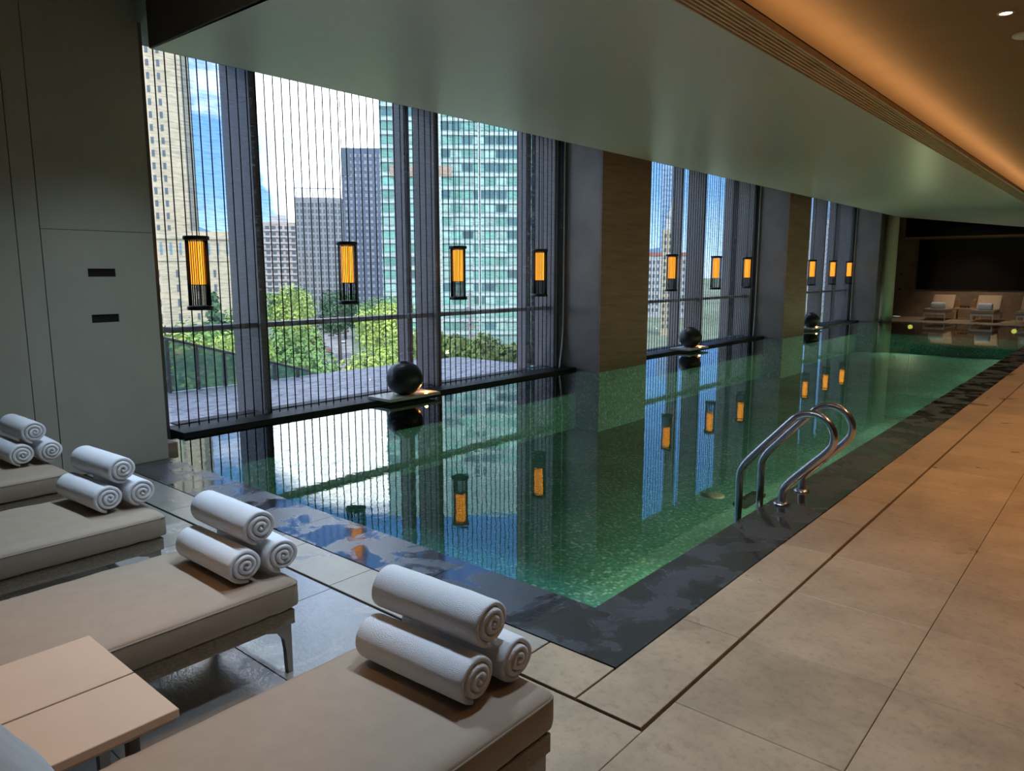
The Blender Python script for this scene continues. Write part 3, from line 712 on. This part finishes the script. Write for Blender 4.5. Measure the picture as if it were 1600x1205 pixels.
spot('far_wash', (-4.4, 28.6, 2.9), 45, (1, .68, .42), R(80), target=(0, .45, -1))  # added warm spot with no fixture, brightens the far end
# speaker in the raised ceiling
sp = thing('ceiling_speaker', 'round pale ceiling fitting with a dark slot at the upper right', 'ceiling fitting', (-1.02, 8.45, 3.75))
MB().lathe([(.13, 0), (.13, -.01), (.115, -.02)], 28).build('cover', 'white_stone', sp); MB().box((-.03, -.02, -.09), (.08, .02, -.021)).build('slot', 'black_metal', sp)

# ================================================================== UNDERWATER LIGHTS
def uw(loc, d, label):
    t = thing('underwater_light', label, 'pool light', loc, 0, 'round lights in the pool walls')
    ax = 'X' if d[0] else 'Y'; sgn = d[0] or d[1]
    MB().lathe([(.07, 0), (.07, sgn * .012)], 18, (0, 0, 0), ax).build('lens', 'pool_light_lens', t)
    MB().lathe([(.09, 0), (.09, sgn * .008), (.072, sgn * .013)], 18, (0, 0, 0), ax, cap=False).build('ring', 'steel', t)
    spot('pool_beam', (d[0] * .04, d[1] * .04, 0), 36, (1, .92, .52), R(150), .9, (d[0], d[1], -.25), t, .05)
for i, yy in enumerate((5.1, 7.75, 10.4, 12.95, 15.5, 18.2, 20.8, 23.4)):
    uw((PX1 - .001, yy, -.38), (-1, 0), 'yellow underwater light in the right pool wall, number %s from the near corner' % 'one two three four five six seven eight'.split()[i])
for i, xx in enumerate((-5.6, -2.8)):
    uw((xx, PY1 - .001, -.14), (0, -1), '%s yellow underwater light of the two in the far pool wall' % ('left', 'right')[i])

# ================================================================== OUTSIDE: TERRACE
te = struct(MB().box((-10.5, -4, -.6), (-8.13, 10.56, -.125)).box((-8.13, -4, -.6), (-8.06, 26, -.105)).build('terrace', 'grout'), 'grey paved terrace outside the windows')
for i in range(3):
    for j in range(13):
        x0 = -10.5 + i * .79; y0 = .16 + j * .8; tile(te, x0, x0 + .79, y0, y0 + .8, 'paving', .006, -.10, .025, 'paver', .003)
bl = thing('glass_balustrade', 'green glass balustrade with dark posts and a falling top rail on the terrace', 'balustrade', (-10.42, 0, -.1))
ztop = lambda yy: .80 - (yy - 4.6) * .30
ys = [3.4 + .42 * i for i in range(10)]
for i in range(9):
    a, b = ys[i] + .04, ys[i+1] - .0; 
    if ztop(b) < .02: break
    mb = MB(); mb.add([(-.006, a, .01), (-.006, b, .01), (-.006, b, ztop(b)), (-.006, a, ztop(a)), (.006, a, .01), (.006, b, .01), (.006, b, ztop(b)), (.006, a, ztop(a))],
                      [(0, 1, 2, 3), (7, 6, 5, 4), (0, 4, 5, 1), (3, 2, 6, 7), (0, 3, 7, 4), (1, 5, 6, 2)])
    mb.build('glass_panel', 'balustrade_glass', bl)
    MB().box((-.03, ys[i] - .0, 0), (.03, ys[i] + .038, ztop(ys[i]) - .03)).build('post', 'frame_metal', bl)
MB().tube([(0, 3.3, ztop(3.3)), (0, 7.0, ztop(7.0))], .022, 8).build('top_rail', 'frame_metal', bl)

# ---- vegetation
def foliage(blobs, n, size, seed, flat=1.):
    rnd = random.Random(seed); vs = []; fs = []; tot = sum(b[3] * b[4] for b in blobs)
    for (bx, by, bz, br, bh) in blobs:
        for _ in range(int(n * br * bh / tot)):
            while True:
                d = Vector((rnd.uniform(-1, 1), rnd.uniform(-1, 1), rnd.uniform(-1, 1)))
                if .1 < d.length < 1: break
            d.normalize(); k = rnd.uniform(.72, 1.03)
            p = Vector((bx + d.x*br*k, by + d.y*br*k, bz + d.z*bh*k))
            nrm = (d + Vector((rnd.uniform(-1, 1), rnd.uniform(-1, 1), rnd.uniform(-.6, 1.2))) * .7).normalized()
            u = nrm.orthogonal().normalized(); v = nrm.cross(u); a = rnd.uniform(0, 6.28); s = size * rnd.uniform(.6, 1.3)
            u, v = (u*math.cos(a) + v*math.sin(a)) * s, (v*math.cos(a) - u*math.sin(a)) * s * .6
            o = len(vs); vs += [p - u, p + v, p + u, p - v]; fs.append((o, o+1, o+2, o+3))
    mb = MB(); mb.add(vs, fs); return mb
def tree(x, y, ztop, r, h, lm, label, seed, n=1100, cone=False, ground=-20., size=None):
    t = thing('conifer' if cone else 'street_tree', label, 'tree', (x, y, ground), 0, 'trees beyond the terrace')
    rnd = random.Random(seed); zc = ztop - ground; blobs = []
    if cone:
        for i in range(7):
            f = i / 6; blobs.append((0, 0, zc - h * (.06 + .94*f), r * (.18 + .82*f), h * .09))
    else:
        blobs.append((0, 0, zc - h*.5, r*.72, h*.46))
        for i in range(9):
            a = rnd.uniform(0, 6.28); q = rnd.uniform(.35, .62) * r; blobs.append((q*math.cos(a), q*math.sin(a), zc - h*rnd.uniform(.25, .8), r*rnd.uniform(.32, .48), h*rnd.uniform(.16, .26)))
    fo = foliage(blobs, n, size or r * .06, seed).build('foliage', lm, t); fo['kind'] = 'stuff'
    MB().cyl((0, 0, 0), (0, 0, zc - h*.3), .28 * r/4, 8, .12 * r/4).build('trunk', 'bark', t)
TREES = [(-70, 45.3, .6, 3.2, 9, 'leaf_bright', 'tall yellow green tree left of the street'), (-55, 34.6, -2.4, 3.6, 8, 'leaf_mid', 'round green tree below the tall yellow green one'),
 (-110, 70.3, -.4, 4.5, 9, 'leaf_mid', 'green tree behind the tall yellow green one'), (-150, 110, -2, 6.5, 12, 'leaf_dark', 'dark tree left of the street in front of the grey tower'), (-196, 146, -4, 7, 12, 'leaf_dark', 'dark tree at the far end of the street'),
 (-80, 66.2, -2.2, 4.4, 9, 'leaf_bright', 'yellow green tree right of the street'), (-60, 52.4, -3.6, 3.6, 8, 'leaf_bright', 'bright tree beside the second mullion'), (-130, 105.5, -3.4, 5.0, 10, 'leaf_mid', 'green tree behind the street trees on the right'),
 (-110, 93.4, -2.6, 4.2, 9, 'leaf_bright', 'yellow green tree in front of the dark slab tower'), (-40, 26.6, -2.7, 2.6, 5, 'leaf_mid', 'low green tree just beyond the terrace below the second pane'), (-45, 35.3, -4.2, 3.0, 6, 'leaf_bright', 'low bright tree at the terrace edge before the street'),
 (-52, 42.5, -4.4, 3.0, 6, 'leaf_bright', 'low bright tree beyond the nearest vase'), (-45, 22.0, -1.0, 2.6, 5, 'leaf_mid', 'green tree behind the balustrade under the nearest lantern'), (-38, 17.6, -1.2, 2.4, 5, 'leaf_bright', 'bright bushy tree behind the balustrade at far left'),
 (-34, 18.6, -1.1, 2.1, 4, 'leaf_bright', 'yellow green bushy tree beside the first mullion'), (-90, 50, -2.2, 4, 9, 'leaf_mid', 'green tree in front of the low tan block')]
for i, (x, y, zt, r, h, lm, lb) in enumerate(TREES): tree(x, y, zt, r, h, lm, lb, 40 + i, 3000)
tree(-60, 31.2, -.2, 1.7, 5, 'leaf_dark', 'dark conifer below the nearest lantern', 77, 700, True, size=.3); tree(-75, 41.8, .0, 1.3, 6, 'leaf_dark', 'slim dark conifer beside the first mullion', 78, 600, True, size=.3)
tree(-62, 26.8, -.9, 1.6, 4, 'leaf_dark', 'small dark conifer at the left of the low tan block', 79, 500, True, size=.3)
def hedge(x0, x1, y0, y1, z0, z1, lm, lb, seed, n):
    rnd = random.Random(seed); t = thing('hedge', lb, 'hedge', ((x0+x1)/2, (y0+y1)/2, z0)); bl_ = []
    nn = int(max(y1-y0, x1-x0) / .35) + 1
    for i in range(nn):
        f = (i + .5) / nn; bx = (x0 + (x1-x0)*(f if x1-x0 > y1-y0 else rnd.uniform(.3, .7))) - (x0+x1)/2; by = (y0 + (y1-y0)*(rnd.uniform(.3, .7) if x1-x0 > y1-y0 else f)) - (y0+y1)/2
        bl_.append((bx, by, (z1-z0)*rnd.uniform(.45, .6), .34, (z1-z0)*rnd.uniform(.42, .58)))
    fo = foliage(bl_, n, .055, seed).build('foliage', lm, t); fo['kind'] = 'stuff'
    MB().box((-(x1-x0)/2*.9, -(y1-y0)/2*.95, 0), ((x1-x0)/2*.9, (y1-y0)/2*.95, .12)).build('planter', 'paving', t)
hedge(-12.6, -8.3, 10.9, 11.8, -.45, .24, 'leaf_hedge_sunlit', 'clipped bright hedge along the end of the terrace', 5, 6500)
hedge(-11.5, -10.7, 6.9, 10.2, -.9, -.25, 'leaf_hedge_sunlit', 'low bright hedge along the outer terrace edge', 6, 5000)
hedge(-12.8, -11.9, 2.5, 6.2, -.5, .30, 'leaf_hedge_sunlit', 'yellow green hedge behind the glass balustrade', 7, 4500)
wt_ = thing('bare_tree', 'pale leafless conifer standing before the green glass tower', 'tree', (-30, 31.3, -8))
MB().cyl((0, 0, 0), (0, 0, 8.6), .13, 8, .03).build('trunk', 'pale_wood', wt_)
rnd = random.Random(2)
br = MB()
for i in range(70):
    z = 4.6 + 3.9 * rnd.random(); a = rnd.uniform(0, 6.28); l = (8.9 - z) * .30; br.cyl((0, 0, z), (l*math.cos(a), l*math.sin(a), z - .12*l), .03, 4, .012)
    for q in (.5, .8): br.cyl((l*q*math.cos(a), l*q*math.sin(a), z - .12*l*q), (l*(q+.2)*math.cos(a+.35), l*(q+.2)*math.sin(a+.35), z - .2*l*q), .018, 3, .008)
br.build('branches', 'pale_wood', wt_, kind='stuff')

# ---- ground, street, hills
struct(MB().box((-2600, -600, -20.5), (-16, 2600, -20.0)).build('city_ground', 'city_ground'), 'green city ground')
dv = Vector((-.80, .60, 0)); pv = Vector((.60, .80, 0)); p0 = Vector((-120, 85.5, -19.98))
struct(MB().add([p0 - pv*4.6, p0 + dv*420 - pv*4.6, p0 + dv*420 + pv*4.6, p0 + pv*4.6], [(3, 2, 1, 0)]).build('street', 'asphalt'), 'grey street between the trees')
hm = MB(); hv = []
for i in range(61):
    yy = 300 + i * 75; hgt = 150 + 80 * noise.noise(Vector((i * .17, 2.2, 0))) + 30 * noise.noise(Vector((i * .6, 7, 0)))
    hv += [(-2400 - 60 * math.sin(i*.4), yy, -20), (-2700, yy, -20 + max(30, hgt) * 1.25)]
hm.add(hv, [(2*i, 2*i+2, 2*i+3, 2*i+1) for i in range(60)], True)
struct(hm.build('hills', 'hill'), 'hazy blue hills on the horizon')
car_proto = {}
def car(d, s, m, lb, away=1):
    p = p0 + dv * d + pv * s
    t = thing('car', lb, 'car', p, math.atan2(dv.y, dv.x), 'cars on the street')
    MB().prism([(-2.2, -.88), (2.2, -.88), (2.2, .88), (-2.2, .88)], .35, .85).build('body', m, t)
    cb = [(-1.7, -.8, .85), (1.2, -.8, .85), (1.2, .8, .85), (-1.7, .8, .85), (-1.2, -.66, 1.45), (.5, -.66, 1.45), (.5, .66, 1.45), (-1.2, .66, 1.45)]
    MB().add(cb, [(0,3,2,1),(4,5,6,7),(0,1,5,4),(1,2,6,5),(2,3,7,6),(3,0,4,7)]).build('cabin', 'window_dark', t)
    for a in (-1.35, 1.35):
        for b in (-.86, .86): MB().lathe([(.34, -.09), (.34, .09)], 12, (a, b, .34), 'Y').build('wheel', 'tyre', t)
car(60, -2.2, 'car_red', 'red car nearest on the street'); car(85, 1.8, 'car_white', 'white car in the right lane of the street'); car(112, -2.0, 'car_grey', 'grey car behind the red one'); car(150, -2.2, 'car_white', 'white car in the left lane of the street'); car(160, 2, 'car_red', 'far red car on the street'); car(210, 1.9, 'car_grey', 'farthest grey car on the street')
lp = thing('street_lamp', 'white street lamp with two arms among the trees', 'street lamp', (-152, 103, -20))
MB().cyl((0, 0, 0), (0, 0, 8.5), .16, 8, .09).build('pole', 'tower_white', lp)
for s in (-1, 1):
    a_ = MB().tube([(0, 0, 6.2), (.6*s, .8*s, 6.0), (1.1*s, 1.5*s, 6.6)], .09, 6).build('arm', 'tower_white', lp); MB().lathe([(.05, 6.5), (.26, 6.8), (.26, 7.3), (.05, 7.6)], 10, (1.1*s, 1.5*s, 0)).build('lamp_head', 'tower_white', a_)

# ---- buildings: local +X faces the hall, origin at the middle of that face on the ground
def bld(name, label, x, y, rot, W, Dp, H, wall, z=-20.):
    t = thing(name, label, 'building', (x, y, z), R(rot)); MB().box((-Dp, -W/2, 0), (0, W/2, H)).build('wall', wall, t); return t
def wins(t, W, z0, z1, nrow, ncol, fw, fh, m, name='window', joined=False, x=0., proud=.12, yoff=0., mats=None, seed=1, face='X'):
    mb = MB() if joined else None; me = {}; rnd = random.Random(seed)
    for r_ in range(nrow):
        for c_ in range(ncol):
            yc = -W/2 + W * (c_ + .5) / ncol + yoff; zc = z0 + (z1 - z0) * (r_ + .5) / nrow
            mm = rnd.choice(mats) if mats else m
            hw, hh = W/ncol*fw/2, (z1-z0)/nrow*fh/2
            if joined:
                if face == 'X': mb.box((x - .1, yc - hw, zc - hh), (x + proud, yc + hw, zc + hh))
                else: mb.box((yc - hw, x - .1, zc - hh), (yc + hw, x + proud, zc + hh))
            else:
                if mm not in me:
                    q = MB().box((-.1, -hw, -hh), (proud, hw, hh)).mesh(name); q.materials.append(M(mm)); me[mm] = q
                put(name, me[mm], None, t, (x, yc, zc))
    if joined: o = mb.build(name + 's', m, t, kind='stuff')
tt = bld('tan_tower', 'tall tan stone tower at the left edge of the first window', -208, 93.5, -36, 15, 14, 125, 'tan_stone')
wins(tt, 5.4, 32, 122, 27, 2, .28, .5, 'window_dark', yoff=1.4)
for c_ in range(9): MB().box((-1.6*c_ - 1.2, 7.5, 30), (-1.6*c_ - .3, 8.1, 124)).build('balcony_strip', 'tan_dark', tt)
MB().box((-14.4, -7.9, 28.6), (.4, 7.9, 29.6)).build('cornice', 'tan_dark', tt)
lb_ = bld('tan_block', 'low tan stone block below the tall tan tower', -167.4, 83.2, -26.4, 22, 20, 31.0, 'tan_stone')
MB().box((-20.3, -11.3, 29.2), (.4, 11.3, 30.0)).build('cornice', 'tan_dark', lb_); MB().box((-20.3, -11.2, 24.2), (.25, 11.2, 24.7)).build('string_course', 'tan_dark', lb_)
wins(lb_, 20, 25.2, 28.8, 1, 10, .25, .75, 'window_blue'); wins(lb_, 20, 3, 23, 6, 5, .14, .5, 'window_dark')
st = bld('slim_tower', 'slim pale tower far behind the low tan block', -492, 245, -26.5, 6, 8, 80, 'tower_white'); wins(st, 5.4, 4, 78, 30, 2, .7, .55, 'slab_blue', joined=True)
pk = bld('pink_block', 'pale pink apartment block beside the first mullion', -313.5, 198, -32.3, 15.2, 15, 45, 'pink_wall')
wins(pk, 14.6, 6, 44, 13, 5, .62, .5, 'window_dark', joined=True); MB().box((-12, -4, 45), (-2, 3, 48.5)).build('roof_house', 'tower_white', pk)
for r_ in range(13): MB().box((0, -7.6, 6 + r_*38/13 - .2), (.6, 7.6, 6 + r_*38/13 + .25)).build('floor_band', 'tower_white', pk)
ga = bld('grey_tower', 'grey apartment tower with an open crown between the lanterns', -222.4, 156, -40, 16, 16, 47.5, 'concrete_grey')
wins(ga, 15.6, 3, 46, 20, 12, .5, .6, 'window_dark', joined=True)
for k in range(9): MB().box((-.5, -7.6 + k*1.87, 47.5), (0, -7.25 + k*1.87, 50.6)).build('crown_post', 'tower_white', ga)
MB().box((-.5, -7.8, 50.4), (0, 7.8, 50.8)).build('crown_beam', 'tower_white', ga)
db = bld('slab_tower', 'dark blue grey slab tower behind the second lantern', -241.8, 192.7, -46, 19, 14, 70.7, 'slab_blue')
wins(db, 18, 2, 69, 26, 9, .5, .5, 'concrete_grey', joined=True); MB().box((0, -9.5, 60), (.3, -6, 70.7)).build('dark_flank', 'window_dark', db)
gt = bld('glass_tower', 'green glass office tower with pale floor bands filling the third pane', -133.4, 138.8, -46.1, 44, 20, 84, 'tower_frame')
FH = 3.35; NR = 20
wins(gt, 43, 6, 6 + FH*NR, NR, 15, .90, .52, 'glass_teal', 'pane', mats=['glass_teal', 'glass_teal', 'glass_pale', 'glass_deep', 'glass_pale'], seed=4, proud=.15)
for r_ in range(NR + 1): MB().box((0, -22, 6 + FH*r_ - .5), (.5, 22, 6 + FH*r_ + .28)).build('floor_band', 'spandrel', gt)
MB().box((0, -19.5, 6 + FH*12 - .6), (.7, -4, 6 + FH*12 + 2.0)).build('brown_band', 'brown_band', gt)
for k in (-7, 3, 14): MB().box((0, k - .35, 4), (.6, k + .35, 80)).build('pilaster', 'spandrel', gt)
s2 = bld('spired_tower', 'cream tower with a pointed spire seen in the second opening', -123.4, 227.2, -61.5, 5.1, 5, 36, 'tan_stone')
wins(s2, 4.8, 2, 35, 14, 3, .5, .55, 'window_dark', joined=True)
MB().box((-4.2, -1.7, 36), (-.8, 1.7, 39.5)).build('upper_stage', 'tower_white', s2); MB().lathe([(1.7, 39.5), (1.2, 41), (.4, 43), (.05, 47)], 8, (-2.5, 0, 0)).build('spire', 'tower_white', s2)
rr = bld('red_roofed_block', 'long low block with a red roof line in the second opening', -173, 317.9, -61.4, 30, 16, 29.5, 'tower_white')
wins(rr, 28, 2, 28, 8, 14, .5, .5, 'window_dark', joined=True); MB().box((-16, -15.4, 29.5), (.5, 15.4, 31)).build('roof', 'red_roof', rr)
b2 = bld('blue_tower', 'tall blue glass tower behind the spired tower', -256.4, 473, -61.5, 15, 15, 95, 'glass_skyblue'); wins(b2, 14.5, 2, 94, 26, 6, .7, .5, 'window_blue', joined=True)
b3 = bld('white_tower', 'white banded tower in the far opening', -135.4, 416.6, -72, 11.3, 12, 49.6, 'tower_white'); wins(b3, 10.8, 2, 48, 18, 4, .72, .5, 'glass_skyblue', joined=True)
b4 = bld('pale_block', 'pale block beside the last mullion of the far opening', -141, 478.4, -73.6, 11, 12, 30, 'tower_white'); wins(b4, 9, 2, 29, 9, 4, .7, .5, 'glass_skyblue', joined=True)
b5 = bld('blue_high_rise', 'blue glass high rise behind the white banded tower', -199, 628.5, -72.4, 21, 16, 87, 'glass_skyblue'); wins(b5, 20, 2, 86, 24, 8, .7, .5, 'window_blue', joined=True)
